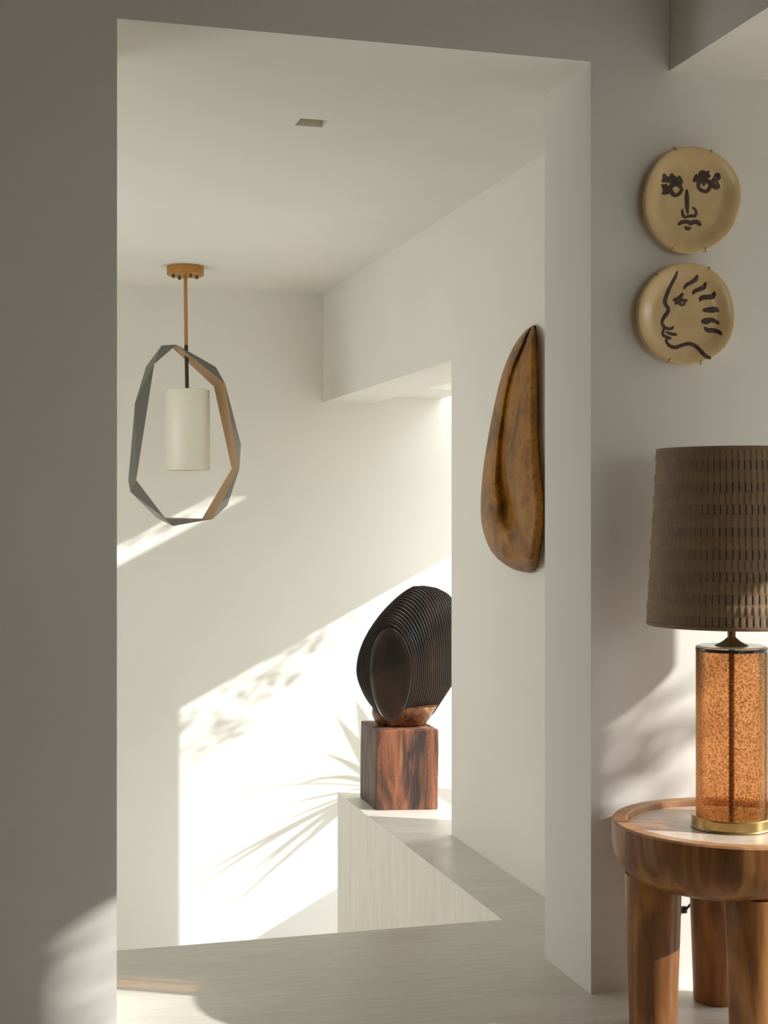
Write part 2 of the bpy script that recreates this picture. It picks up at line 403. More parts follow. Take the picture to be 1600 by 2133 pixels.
# ------------------------------------------------------------------ recessed downlight
rt = thing('recessed_downlight', 'small square frameless recessed downlight in the white hall ceiling', 'ceiling light', ((hx0+hx1)/2, (hy0+hy1)/2, ZT))
bm = bmesh.new()
e = 0.0005; hgt = 0.030
for pa, pb in (((hx0+e, hy0+e), (hx1-e, hy0+e)), ((hx1-e, hy0+e), (hx1-e, hy1-e)), ((hx1-e, hy1-e), (hx0+e, hy1-e)), ((hx0+e, hy1-e), (hx0+e, hy0+e))):
    bm.faces.new([bm.verts.new(p) for p in ((*pa, ZT+0.001), (*pb, ZT+0.001), (*pb, ZT+hgt), (*pa, ZT+hgt))])
bm.faces.new([bm.verts.new(p) for p in ((hx0+e, hy0+e, ZT+hgt), (hx1-e, hy0+e, ZT+hgt), (hx1-e, hy1-e, ZT+hgt), (hx0+e, hy1-e, ZT+hgt))])
bmesh.ops.remove_doubles(bm, verts=bm.verts, dist=1e-5)
obj('housing', bm, M_downlight, rt)
bm = bmesh.new(); lathe(bm, [(0, 0.029), (0.02, 0.029), (0.02, 0.026), (0.016, 0.024), (0, 0.024)], ((hx0+hx1)/2, (hy0+hy1)/2, ZT), 24)
obj('lens', bm, M_milk, rt, True)

# ------------------------------------------------------------------ pendant light
TP = (ZT-HC)*FPX/(YH-555.0)
pc = at(386, 555, TP); pc.z = ZT
pend = thing('pendant_light', 'pendant with faceted bronze and gold ring around a milk glass cylinder', 'pendant light', pc)
bm = bmesh.new()
lathe(bm, [(0, 0), (0.073, 0), (0.075, -0.002), (0.075, -0.034), (0.072, -0.037), (0, -0.037)], pc, 48)
obj('canopy', bm, M_gold, pend, True, autosm=0.6)
for dx, dy in ((-0.046, -0.02), (-0.028, 0.028), (0.026, -0.032), (0.045, 0.012)):
    bm = bmesh.new(); lathe(bm, [(0, -0.036), (0.0065, -0.036), (0.0065, -0.049), (0, -0.050)], pc+cw(dx, dy, 0), 14)
    obj('screw', bm, M_brownbrass, pend, True, autosm=0.6)
p_top = pc + Vector((0, 0, -0.036)); p_mid = at(387.8, 719, TP); p_bot = at(389.7, 812, TP)
bm = bmesh.new(); tube(bm, [p_top, p_mid], 0.0074, 16); obj('stem', bm, M_gold, pend, True, autosm=0.8)
bm = bmesh.new(); tube(bm, [p_mid, p_bot], 0.0078, 16); obj('lower_stem', bm, M_dark, pend, True, autosm=0.8)
# shade: open cylinder of milk glass
sc_top = at(390, 812, TP); sc_bot = at(391.5, 980, TP)
ax = (sc_top-sc_bot).normalized(); s1 = ax.cross(Vector((0, 1, 0))).normalized(); s2 = s1.cross(ax)
H = (sc_top-sc_bot).length; R = 46.5/FPX*TP
bm = bmesh.new(); rings = []
for r, h in ((0.008, H-0.001), (R-0.006, H), (R-0.001, H-0.002), (R, H-0.006), (R, 0.003), (R-0.002, 0), (R-0.006, 0.001), (R-0.006, H-0.008), (0.008, H-0.009)):
    rings.append([bm.verts.new(sc_bot + ax*h + r*(math.cos(2*PI*k/56)*s1 + math.sin(2*PI*k/56)*s2)) for k in range(56)])
for A, B in zip(rings, rings[1:]+rings[:1]):
    for k in range(56): bm.faces.new((A[k], A[(k+1) % 56], B[(k+1) % 56], B[k]))
obj('lamp_shade', bm, M_milk, pend, True, autosm=0.7)
# faceted ring
def cp(x, y): return 240+x/3.617, 530+y/3.617
near = [(460, 680), (826, 972), (935, 1615), (735, 1992), (380, 1993), (157, 1700), (293, 825)]
far = [(428, 700), (745, 995), (880, 1615), (655, 1992), (312, 1982), (100, 1700), (235, 842)]
cre = [(757, 848), (946, 1430), (845, 1890), (435, 2045), (115, 1787), (150, 1120), (350, 687)]
nv = [at(*cp(*p), TP-0.035) for p in near]; fv_ = [at(*cp(*p), TP+0.045) for p in far]; cv = [at(*cp(*p), TP+0.0) for p in cre]
bm = bmesh.new()
n_ = [bm.verts.new(p) for p in nv]; f_ = [bm.verts.new(p) for p in fv_]; c_ = [bm.verts.new(p) for p in cv]
for i in range(7):
    j = (i+1) % 7
    bm.faces.new((n_[i], n_[j], c_[i])); bm.faces.new((f_[i], c_[i], f_[j]))
    bm.faces.new((n_[i], c_[i], f_[i])); bm.faces.new((n_[j], f_[j], c_[i]))
ring = obj('ring_frame', bm, M_bronze, pend); ring['label'] = 'dark bronze faceted outer faces'
so_ = ring.modifiers.new('solid', 'SOLIDIFY'); so_.thickness = 0.0015; so_.offset = 0
bm = bmesh.new()
n_ = [bm.verts.new(p) for p in nv]; f_ = [bm.verts.new(p) for p in fv_]
for i in range(7):
    j = (i+1) % 7; bm.faces.new((n_[i], f_[i], f_[j], n_[j]))
lin = obj('ring_lining', bm, M_champ, pend); lin['label'] = 'champagne gold inner faces'
so_ = lin.modifiers.new('solid', 'SOLIDIFY'); so_.thickness = 0.002; so_.offset = 0

# ------------------------------------------------------------------ bronze relief on the hall wall
def rp(x, y): return 980+x/3.878, 660+y/3.878
Lk = [(68, 508), (80, 485), (105, 450), (165, 395), (245, 345), (340, 300), (440, 262), (560, 228), (680, 200), (800, 175), (930, 150), (1060, 128),
      (1190, 108), (1320, 93), (1450, 84), (1560, 82), (1660, 88), (1740, 105), (1820, 130), (1890, 165), (1950, 215), (2005, 285), (2045, 360), (2060, 420), (2067, 468)]
Rk = [(68, 512), (80, 518), (120, 525), (220, 533), (400, 540), (600, 544), (800, 545), (960, 546), (1090, 553), (1220, 565), (1340, 578), (1440, 588),
      (1560, 593), (1660, 590), (1780, 578), (1880, 562), (1960, 548), (2020, 532), (2050, 515), (2062, 498), (2067, 472)]
Gk = [(60, 0.4), (200, 0.45), (400, 0.32), (640, 0.28), (1000, 0.30), (1300, 0.34), (1500, 0.43), (1660, 0.46), (1760, 0.50), (2070, 0.5)]
Gw = [(60, 0.05), (500, 0.07), (1200, 0.09), (1550, 0.14), (1680, 0.13), (1800, 0.1), (2070, 0.1)]
Gd = [(60, 0.0), (150, 0.32), (700, 0.38), (1200, 0.55), (1520, 0.85), (1660, 0.70), (1740, 0.06), (1800, 0), (2070, 0)]
NV, NU = 110, 40
rows = []
bm = bmesh.new()
for i in range(NV+1):
    q = i/NV; q = 0.5-0.5*math.cos(PI*q)*(0.85+0.15*abs(math.cos(PI*q)))
    y = 68+(2067-68)*q
    l, r = interp(Lk, y), interp(Rk, y)
    endt = min(1, (min(y-66, 2069-y)/120.0))**0.5
    T = 0.050*endt*(0.75+0.35*q)
    row = []
    for j in range(NU+1):
        u = 0.5-0.5*math.cos(PI*j/NU)
        prof = (1-abs(2*u-1)**3.0)**0.55
        g, gw, gd = interp(Gk, y), interp(Gw, y), interp(Gd, y)
        h = prof*(1-gd*math.exp(-((u-g)/gw)**2)) * (0.72+0.28*math.exp(-((u-0.12)/0.22)**2)+0.14*math.exp(-((u-0.75)/0.2)**2))
        h += 0.15*math.exp(-((y-1770)/60.0)**2-((u-0.4)/0.1)**2)*prof
        X = XW - 0.003 - T*h - (0.006*endt if 0 < j < NU else 0)
        px, py = rp(l+(r-l)*u, y)
        row.append(bm.verts.new(on_x(px, py, X)))
    rows.append(row)
for A, B in zip(rows, rows[1:]):
    for j in range(NU): bm.faces.new((A[j], A[j+1], B[j+1], B[j]))
# back on the wall
bound = rows[0][:] + [r[-1] for r in rows[1:]] + rows[-1][-2::-1] + [r[0] for r in rows[-2:0:-1]]
bk = [bm.verts.new((XW-0.0005, v_.co.y, v_.co.z)) for v_ in bound]
n = len(bound)
for i in range(n): bm.faces.new((bound[i], bound[(i+1) % n], bk[(i+1) % n], bk[i]))
bm.faces.new(bk)
tag(obj('wall_sculpture', bm, M_relief, smooth=True, autosm=1.2), 'tall blade shaped bronze relief with a long groove hung on the hall wall', 'wall sculpture')

# ------------------------------------------------------------------ wooden block
def bp(x, y): return 700+x/4.0246, 1190+y/4.0246
def zt_(px, py, z=0): return (HC-z)*FPX/(py-YH)
def floor_at(px, py, z=0.0): return at(px, py, (HC-z)*FPX/(py-YH))
FL, FR, BL = floor_at(782.7, 1688), floor_at(913.7, 1686), floor_at(748.5, 1659.6)
BR = FR+(BL-FL); BH = 0.289
bm = bmesh.new()
corners = [FL, FR, BR, BL]; NL = 14; NE = 10
loops = []
cen = (FL+BR)/2
tops = [Vector((0.0045, 0, 0)), Vector((0.004, 0.0, 0.001)), Vector((0.003, 0, 0)), Vector((0.0045, 0, 0.001))]
for k in range(NL+1):
    z = BH*k/NL; lp = []
    for i in range(4):
        a, b_ = corners[i], corners[(i+1) % 4]
        for j in range(NE):
            u = j/NE
            p = a.lerp(b_, u) + (tops[i].lerp(tops[(i+1) % 4], u))*(k/NL)
            d = (p-cen).normalized()
            p = p + d*0.0022*(noise.noise(Vector((p.x*30, p.y*30, z*9)))-0.2)
            if j == 0: p = p - d*0.003
            p.z = z + (0.0 if k < NL else 0.0025*noise.noise(Vector((p.x*25, p.y*25, 3))))
            lp.append(bm.verts.new(p))
    loops.append(lp)
m_ = 4*NE
for A, B in zip(loops, loops[1:]):
    for i in range(m_): bm.faces.new((A[i], A[(i+1) % m_], B[(i+1) % m_], B[i]))
bm.faces.new(loops[0][::-1]); bm.faces.new(loops[-1])
blk = obj('wooden_block', bm, [M_block, M_blockshade], bevel=0.0025)
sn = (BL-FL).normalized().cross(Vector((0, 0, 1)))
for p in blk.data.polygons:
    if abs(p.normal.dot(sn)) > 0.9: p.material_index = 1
tag(blk, 'charred reddish oak block on the plaster ledge carrying the dark carved sculpture', 'pedestal')

# ------------------------------------------------------------------ carved sculpture
def sp_(x, y): return 735+x/6.667, 1210+y/6.667
K = 24; T0, T1 = 5.305, 5.50
KL = [(0, 235), (2, 185), (4, 130), (8, 58), (12, 46), (17, 60), (24, 300)]
KR = [(0, 822), (24, 1500)]
KT = [(0, 655), (1, 600), (2, 545), (4, 470), (6, 390), (8, 310), (11, 200), (14, 110), (16, 72), (19, 64), (22, 82), (24, 120)]
KA = [(0, 500), (3, 480), (6, 540), (8, 600), (11, 690), (14, 770), (16, 840), (19, 960), (24, 1150)]
KB = [(0, 530), (7, 640), (14, 820), (24, 900)]
def vleft(y): return interp([(1300, 30), (1500, 100), (1640, 140), (1770, 200), (1880, 270), (2000, 350), (2060, 400)], y)
def vright(y): return interp([(1300, 1480), (1480, 1362), (1820, 1140), (2000, 990), (2060, 930)], y)
def outline(k, sc_in=1.0, n=72):
    L, R_, T_, A_, B_ = (interp(t, k) for t in (KL, KR, KT, KA, KB))
    yc = 1240; bot = 1965 if k == 0 else 1990
    xm, hw = (L+R_)/2, (R_-L)/2
    pts = []
    for i in range(n):
        th = 2*PI*i/n
        c, s = math.cos(th), math.sin(th)          # s>0 is up
        if s >= 0:
            w = s**1.5; x = xm*(1-w)+A_*w + hw*c*(abs(c)**(0.75 if k > 0 else 0.1) if c < 0 else 1.0); y = yc-(yc-T_)*s
        else:
            w = (-s)**1.6; x = xm*(1-w)+B_*w + hw*c*abs(c)**0.12; y = yc+(bot-yc)*(-s)
            if k > 0: x = min(max(x, vleft(y)), vright(y))
        x = xm+(x-xm)*sc_in if sc_in != 1 else x
        y = yc+(y-yc)*sc_in if sc_in != 1 else y
        if k > 0: y = min(y, 1880)
        pts.append((x, y))
    return pts
scp = thing('carved_sculpture', 'dark carved wood shell sculpture with many thin curved fins and smooth oval face', 'sculpture', (*((FL+BR)/2).xy, BH))
def slab(bm, k0, k1, t0, t1, sc_in=1.0, bul=0.0):
    a = outline(k0, sc_in); b_ = outline(k1, sc_in)
    va = [bm.verts.new(at(*sp_(*p), t0)) for p in a]; vb = [bm.verts.new(at(*sp_(*p), t1)) for p in b_]
    n = len(a)
    for i in range(n): bm.faces.new((va[i], va[(i+1) % n], vb[(i+1) % n], vb[i]))
    bm.faces.new(va[::-1]); bm.faces.new(vb)
step = (T1-T0)/K
fins = []
for k in range(1, K+1):
    bm = bmesh.new()
    slab(bm, k, k+0.20, T0+k*step, T0+(k+0.42)*step)
    fins.append(obj('fin', bm, M_fin, scp))
# inner core between the fins
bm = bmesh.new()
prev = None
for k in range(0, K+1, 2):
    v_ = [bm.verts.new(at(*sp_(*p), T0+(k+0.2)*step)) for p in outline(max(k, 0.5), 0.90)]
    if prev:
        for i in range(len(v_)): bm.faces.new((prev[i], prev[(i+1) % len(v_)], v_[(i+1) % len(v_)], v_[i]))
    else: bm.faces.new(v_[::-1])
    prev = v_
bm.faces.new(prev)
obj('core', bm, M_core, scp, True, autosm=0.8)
# oval face: gently hollowed dish with a thin rim
bm = bmesh.new()
o0 = outline(0); ctr = (530, 1300); prev = None
for s_, dt in ((1.0, 0.018), (1.0, 0.0), (0.985, -0.002), (0.97, -0.0005), (0.80, 0.001), (0.5, 0.002), (0.2, 0.0025)):
    v_ = [bm.verts.new(at(*sp_(ctr[0]+(x-ctr[0])*s_, ctr[1]+(y-ctr[1])*s_), T0-0.012+dt)) for x, y in o0]
    if prev:
        for i in range(len(v_)): bm.faces.new((prev[i], prev[(i+1) % len(v_)], v_[(i+1) % len(v_)], v_[i]))
    prev = v_
bm.faces.new(prev)
obj('oval_face', bm, M_fin, scp, True, autosm=0.9)
# solid foot below the fins
bm = bmesh.new(); prev = None
for y, dsc in ((1770, 0.90), (1800, 0.97), (1830, 1.0), (1870, 0.97), (1920, 0.90), (1970, 0.80), (2020, 0.70), (2045, 0.64)):
    l, r = vleft(y-50)+6, vright(y-50)-6
    if y < 1900: l += (1900-y)*0.75; r -= 22
    xm, hw = (l+r)/2, (r-l)/2
    tc_ = (T0+T1)/2-0.004; ht = (T1-T0)/2*dsc
    v_ = []
    for i in range(48):
        th = 2*PI*i/48; c, s = math.cos(th), math.sin(th)
        x = xm+hw*math.copysign(abs(c)**0.8, c); t = tc_-ht*math.copysign(abs(s)**0.8, s)
        p = at(*sp_(x, y), t)
        pm = at(*sp_(xm, y), tc_-ht); p.z = max(pm.z, BH+0.003)
        v_.append(bm.verts.new(p))
    if prev:
        for i in range(48): bm.faces.new((prev[i], prev[(i+1) % 48], v_[(i+1) % 48], v_[i]))
    else: bm.faces.new(v_[::-1])
    prev = v_
bm.faces.new(prev)
ft = obj('foot', bm, M_finbase, scp, True, autosm=0.9); ft['label'] = 'polished brown uncut foot'

# ------------------------------------------------------------------ plates on the front wall
def make_plate(name, label, org, scl, rim, strokes, clips, cxy):
    def pp(x, y): return org[0]+x/scl, org[1]+y/scl
    RIM = 0.036
    c3 = on_y(*pp(*cxy), YF-RIM)
    root = thing(name, label, 'plate', (c3.x, YF, c3.z))
    rim3 = [on_y(*pp(x, y), YF-RIM) for x, y in rim]
    polar = sorted((math.atan2(p.z-c3.z, p.x-c3.x), math.hypot(p.x-c3.x, p.z-c3.z)) for p in rim3)
    def rad(a):
        a = (a+PI) % (2*PI)-PI
        ext = [(polar[-1][0]-2*PI, polar[-1][1])]+polar+[(polar[0][0]+2*PI, polar[0][1])]
        for k in range(len(ext)-1):
            if ext[k][0] <= a <= ext[k+1][0]:
                u = (a-ext[k][0])/(ext[k+1][0]-ext[k][0]+1e-9)
                p0 = ext[max(k-1, 0)][1]; p1 = ext[k][1]; p2 = ext[k+1][1]; p3 = ext[min(k+2, len(ext)-1)][1]
                return 0.5*(2*p1+(p2-p0)*u+(2*p0-5*p1+4*p2-p3)*u*u+(3*p1-p0-3*p2+p3)*u**3)
        return polar[0][1]
    def dep(f):                       # distance of the glazed face from the wall
        if f < 0.60: return 0.021
        if f < 0.97:
            u = (f-0.60)/0.37; return 0.021+(RIM-0.021)*(u*u*(3-2*u))
        return RIM
    SEG = 96
    prof = [(f, dep(f)) for f in (0.15, 0.35, 0.5, 0.58, 0.62, 0.66, 0.70, 0.75, 0.80, 0.85, 0.90, 0.94, 0.975)]
    prof += [(0.99, RIM-0.0006), (1.0, RIM-0.003), (1.0, RIM-0.009), (0.985, RIM-0.012), (0.9, 0.022), (0.7, 0.010), (0.62, 0.004), (0.55, 0.002)]
    bm = bmesh.new(); rings = []
    for f, d in prof:
        rg = []
        for k in range(SEG):
            a = 2*PI*k/SEG; R_ = rad(a)
            rg.append(bm.verts.new((c3.x+R_*f*math.cos(a), YF-d, c3.z+R_*f*math.sin(a))))
        rings.append(rg)
    for A, B in zip(rings, rings[1:]):
        for k in range(SEG): bm.faces.new((A[k], A[(k+1) % SEG], B[(k+1) % SEG], B[k]))
    bm.faces.new(rings[0]); bm.faces.new(rings[-1][::-1])
    obj('dish', bm, M_cer, root, True, autosm=0.9)
    bm = bmesh.new()
    def surf(x, y):
        p = on_y(*pp(x, y), YF-0.024)
        f = math.hypot(p.x-c3.x, p.z-c3.z)/rad(math.atan2(p.z-c3.z, p.x-c3.x))
        return on_y(*pp(x, y), YF-dep(min(f, 0.97)))
    for st in strokes:
        pts, ws = st
        # resample with catmull-rom
        P = []
        n = len(pts)
        for i in range(n-1):
            p0, p1, p2, p3 = pts[max(i-1, 0)], pts[i], pts[i+1], pts[min(i+2, n-1)]
            for q in range(6):
                u = q/6
                P.append((tuple(0.5*(2*p1[d]+(p2[d]-p0[d])*u+(2*p0[d]-5*p1[d]+4*p2[d]-p3[d])*u*u+(3*p1[d]-p0[d]-3*p2[d]+p3[d])*u**3) for d in (0, 1)), (i+u)/(n-1)))
        P.append((pts[-1], 1.0))
        prev = None
        for i, ((x, y), tt) in enumerate(P):
            a, b_ = P[max(i-1, 0)][0], P[min(i+1, len(P)-1)][0]
            tx, ty = b_[0]-a[0], b_[1]-a[1]; L_ = math.hypot(tx, ty)+1e-9
            nx, ny = -ty/L_, tx/L_
            w = interp([(k/(len(ws)-1), ws[k]) for k in range(len(ws))], tt)/2*1.18
            w *= 1+0.12*noise.noise(Vector((x*0.03, y*0.03, 0)))
            row = []
            for s_, lift in ((-1, 0.0002), (-0.75, 0.0009), (0, 0.0011), (0.75, 0.0009), (1, 0.0002)):
                q = surf(x+nx*w*s_, y+ny*w*s_); q.y -= lift
                row.append(bm.verts.new(q))
            if prev:
                for k in range(4): bm.faces.new((prev[k], prev[k+1], row[k+1], row[k]))
            prev = row
        for (x, y), w in ((P[0][0], ws[0]), (P[-1][0], ws[-1])):       # round ends
            cvt = surf(x, y); cvt.y -= 0.00105; c0 = bm.verts.new(cvt); fan = []
            for k in range(12):
                q = surf(x+w/2*math.cos(PI*k/6), y+w/2*math.sin(PI*k/6)); q.y -= 0.0004; fan.append(bm.verts.new(q))
            for k in range(12): bm.faces.new((c0, fan[k], fan[(k+1) % 12]))
    obj('painted_face', bm, M_paint, root, True)['label'] = 'dark brown brush strokes'
    for (x, y) in clips:
        p = on_y(*pp(x, y), YF-RIM); d = Vector((c3.x-p.x, 0, c3.z-p.z)).normalized()
        o_ = rad(math.atan2(p.z-c3.z, p.x-c3.x))
        e_ = Vector((c3.x, 0, c3.z)) - d*o_
        bm = bmesh.new()
        P = [Vector((e_.x, 0, e_.z))+d*k for k in (0.006, 0.004, -0.0015, -0.0025, -0.002)]
        Y_ = [YF-RIM-0.0015, YF-RIM-0.0018, YF-RIM-0.001, YF-RIM+0.004, YF-RIM+0.010]
        tube(bm, [Vector((p_.x, y_, p_.z)) for p_, y_ in zip(P, Y_)], 0.0011, 8)
        obj('hanger_clip', bm, M_wire, root, True)
    return root

rim1 = [(760, 98), (900, 110), (1050, 155), (1180, 215), (1300, 320), (1400, 440), (1470, 590), (1500, 780), (1495, 900), (1460, 1060), (1400, 1230), (1300, 1380), (1180, 1490),
        (1030, 1580), (880, 1635), (750, 1655), (600, 1640), (470, 1590), (330, 1480), (210, 1340), (130, 1180), (95, 1020), (85, 850), (110, 680), (170, 500), (260, 340), (380, 215), (530, 130), (640, 105)]
st1 = [
    ([(703, 735), (705, 850), (708, 980), (716, 1080)], [30, 58, 50, 22]),
    ([(640, 1025), (648, 1100), (680, 1125), (760, 1110), (820, 1110), (840, 1060), (820, 1010), (790, 995)], [30, 40, 36, 36, 40, 36, 30, 26]),
    ([(588, 1230), (640, 1200), (710, 1195), (760, 1215), (820, 1195), (870, 1210), (895, 1240)], [40, 50, 48, 56, 55, 55, 42]),
    ([(680, 1275), (715, 1295), (755, 1285)], [34, 56, 30]),
    # left eye
    ([(375, 520), (400, 570), (470, 590), (540, 600), (600, 610)], [52, 70, 90, 80, 50]),
    ([(485, 515), (500, 560), (560, 590)], [50, 80, 60]), ([(590, 545), (612, 610), (600, 670)], [44, 60, 50]),
    ([(350, 600), (430, 595), (470, 620)], [40, 60, 40]), ([(350, 670), (400, 700), (455, 735), (500, 790), (540, 815), (600, 780), (630, 720), (590, 670)], [40, 60, 70, 60, 40, 44, 44, 50]),
    ([(360, 780), (420, 750), (470, 690), (540, 650), (600, 690)], [44, 80, 60, 50, 40]), ([(400, 660), (385, 720), (420, 745)], [36, 60, 60]),
    # right eye
    ([(840, 520), (830, 570), (810, 600)], [36, 60, 44]), ([(845, 590), (900, 560), (960, 530), (1020, 530)], [60, 90, 100, 60]),
    ([(1018, 465), (985, 500), (930, 480), (900, 520)], [30, 60, 60, 70]), ([(880, 620), (870, 690), (910, 735), (975, 755), (1025, 720), (1040, 650), (980, 600), (930, 590)], [50, 44, 48, 50, 50, 46, 50, 60]),
    ([(925, 600), (950, 640), (945, 665)], [60, 44, 30]), ([(1000, 600), (1060, 630), (1110, 570), (1150, 520)], [50, 55, 60, 75]),
    ([(1155, 520), (1165, 560), (1130, 600), (1150, 650), (1165, 690)], [60, 50, 40, 44, 44]), ([(1060, 660), (1110, 690), (1150, 700)], [50, 60, 50]),
]
clips1 = [(540, 135), (1065, 165), (490, 1590), (975, 1600)]
make_plate('ceramic_plate', 'upper cream plate painted with a frontal face, hung on the wall', (1330, 290), 6.957, rim1, st1, clips1, (793, 876))
rim2 = [(830, 82), (980, 95), (1120, 140), (1250, 225), (1360, 340), (1440, 480), (1490, 640), (1518, 830), (1505, 1000), (1450, 1160), (1360, 1300), (1230, 1410), (1080, 1480),
        (950, 1518), (820, 1522), (680, 1500), (520, 1450), (370, 1360), (260, 1250), (180, 1110), (140, 950), (130, 800), (150, 640), (210, 480), (300, 340), (420, 220), (560, 135), (700, 92)]
st2 = [
    ([(692, 205), (660, 290), (590, 420), (540, 540), (515, 630), (530, 690), (565, 730), (550, 790), (500, 860), (475, 930), (500, 990), (560, 1020), (610, 1015), (628, 995)], [16, 44, 42, 46, 52, 46, 40, 50, 46, 36, 40, 36, 36, 30]),
    ([(510, 1010), (488, 1060), (490, 1110), (540, 1135), (590, 1155)], [28, 34, 36, 38, 34]),
    ([(525, 1065), (590, 1090), (665, 1102)], [20, 34, 40]),
    ([(540, 1160), (540, 1210), (580, 1260), (660, 1285), (750, 1255), (850, 1232), (940, 1260), (1010, 1320), (1080, 1395), (1150, 1435)], [34, 36, 44, 48, 46, 48, 50, 50, 48, 40]),
    ([(972, 272), (950, 320), (890, 360), (820, 400), (787, 450)], [34, 60, 50, 44, 26]),
    ([(1092, 372), (1065, 430), (1000, 460), (940, 485), (910, 520)], [34, 60, 54, 50, 34]),
    ([(1218, 508), (1190, 560), (1110, 570), (1040, 580), (1012, 615)], [34, 70, 60, 60, 38]),
    ([(1065, 755), (1150, 752), (1220, 748), (1262, 765)], [44, 72, 76, 44]),
    ([(1060, 915), (1110, 910), (1170, 895), (1230, 915), (1270, 940)], [70, 80, 56, 50, 36]),
    ([(1080, 1005), (1120, 1040), (1200, 1045), (1270, 1060), (1308, 1090)], [34, 56, 60, 50, 40]),
    ([(640, 612), (700, 600), (740, 560), (762, 525)], [36, 60, 50, 36]), ([(670, 660), (720, 620), (780, 615), (818, 618)], [40, 60, 40, 36]),
    ([(720, 640), (735, 675), (765, 685), (795, 660), (785, 625)], [40, 40, 26, 28, 30]),
]
clips2 = [(405, 250), (1145, 160), (575, 1470), (1025, 1490)]
make_plate('ceramic_plate', 'lower cream plate painted with a face in profile, hung on the wall', (1310, 535), 6.8085, rim2, st2, clips2, (825, 805))

# ------------------------------------------------------------------ side table
TT = 3.03; TC = cw((1530-800)/FPX*TT, TT, 0); ZTOP = 0.432
table = thing('side_table', 'round wooden side table with raised rim and four thick cylindrical legs', 'table', TC)
bm = bmesh.new()
R0 = 0.2535
lathe(bm, [(0, ZTOP-0.031), (0.221, ZTOP-0.031), (0.221, ZTOP-0.003), (0.224, ZTOP), (R0-0.004, ZTOP), (R0, ZTOP-0.004), (R0+0.0005, ZTOP-0.045), (R0-0.004, ZTOP-0.07), (R0-0.014, ZTOP-0.092), (R0-0.030, ZTOP-0.108), (R0-0.05, ZTOP-0.119), (R0-0.075, ZTOP-0.124), (0.1, ZTOP-0.124), (0.0, ZTOP-0.124)], TC, 120)
body = obj('apron', bm, [M_table, M_rim], table, True, autosm=0.7)
for p in body.data.polygons:
    if p.center.z > ZTOP-0.02 and (p.normal.z > 0.5 or (p.center.xy-TC.xy).length < 0.2225): p.material_index = 1
bm = bmesh.new(); lathe(bm, [(0, ZTOP-0.0135), (0.2195, ZTOP-0.0135), (0.2208, ZTOP-0.015), (0.2208, ZTOP-0.03), (0, ZTOP-0.0305)], TC, 96)
obj('tabletop', bm, M_tray, table, True, autosm=0.6)['label'] = 'pale inset top'
al = 0.0
for (la, de) in ((-math.cos(al), -math.sin(al)), (-math.sin(al), math.cos(al)), (math.sin(al), -math.cos(al)), (math.cos(al), math.sin(al))):
    p = TC + (cw(la*0.170, de*0.170, 0)); bm = bmesh.new()
    prof = [(0.0, 0), (0.046, 0), (0.049, 0.004), (0.0505, 0.05), (0.054, 0.15), (0.057, 0.24), (0.059, 0.31), (0.058, 0.322), (0, 0.322)]
    lathe(bm, prof, p, 48)
    obj('leg', bm, M_table, table, True, autosm=0.8)

# ------------------------------------------------------------------ table lamp
LT = 3.03; LC = cw((1524-800)/FPX*LT, LT, ZTOP-0.0127)
lamp = thing('table_lamp', 'table lamp with amber bubbled glass body, brass base and woven brown shade', 'lamp', LC)
bm = bmesh.new(); lathe(bm, [(0, 0), (0.083, 0), (0.084, 0.002), (0.083, 0.004), (0.082, 0.005), (0.082, 0.022), (0.080, 0.0245), (0.074, 0.0245), (0, 0.0245)], LC, 80)
obj('base', bm, M_brass, lamp, True, autosm=0.5)
GB, GT, GR = 0.025, 0.376, 0.0735
bm = bmesh.new()
lathe(bm, [(GR-0.001, GB), (GR, GB+0.003), (GR, GT-0.004), (GR-0.001, GT-0.002), (GR-0.006, GT-0.002), (GR-0.006, GT-0.01), (GR-0.0062, GB+0.004), (GR-0.006, GB)], LC, 96, closed=True)
gl = obj('glass_body', bm, M_glass, lamp, True, autosm=0.9)
gl.data.materials[0] = M_glass
bm = bmesh.new(); lathe(bm, [(0, GT-0.0006), (GR-0.004, GT-0.0004), (GR-0.0005, GT+0.0004), (GR+0.0002, GT-0.0005), (GR-0.003, GT+0.0018), (0, GT+0.0014)][::-1], LC, 80)
obj('top_disc', bm, M_cap, lamp, True, autosm=0.5)
bm = bmesh.new(); lathe(bm, [(GR+0.0002, GT-0.009), (GR+0.0008, GT-0.008), (GR+0.0008, GT-0.0035), (GR+0.0002, GT-0.002), (GR+0.0001, GT-0.005)], LC, 96, closed=True)
obj('glass_lip', bm, M_lipdark, lamp, True)
bm = bmesh.new(); lathe(bm, [(0, GT-0.002), (0.033, GT-0.001), (0.034, GT+0.003), (0.027, GT+0.006), (0.018, GT+0.011), (0.011, GT+0.017), (0.0085, GT+0.019), (0.0085, GT+0.13), (0, GT+0.13)], LC, 40)
obj('neck', bm, M_brownbrass, lamp, True, autosm=0.8)
for ph in (0, PI):
    bm = bmesh.new()
    tube(bm, [LC+Vector((0.0030*math.cos(z*420+ph), 0.0030*math.sin(z*420+ph), GB+z)) for z in [k*(GT-GB-0.006)/150 for k in range(151)]], 0.0036, 7)
    obj('inner_cord', bm, M_cord, lamp, True)
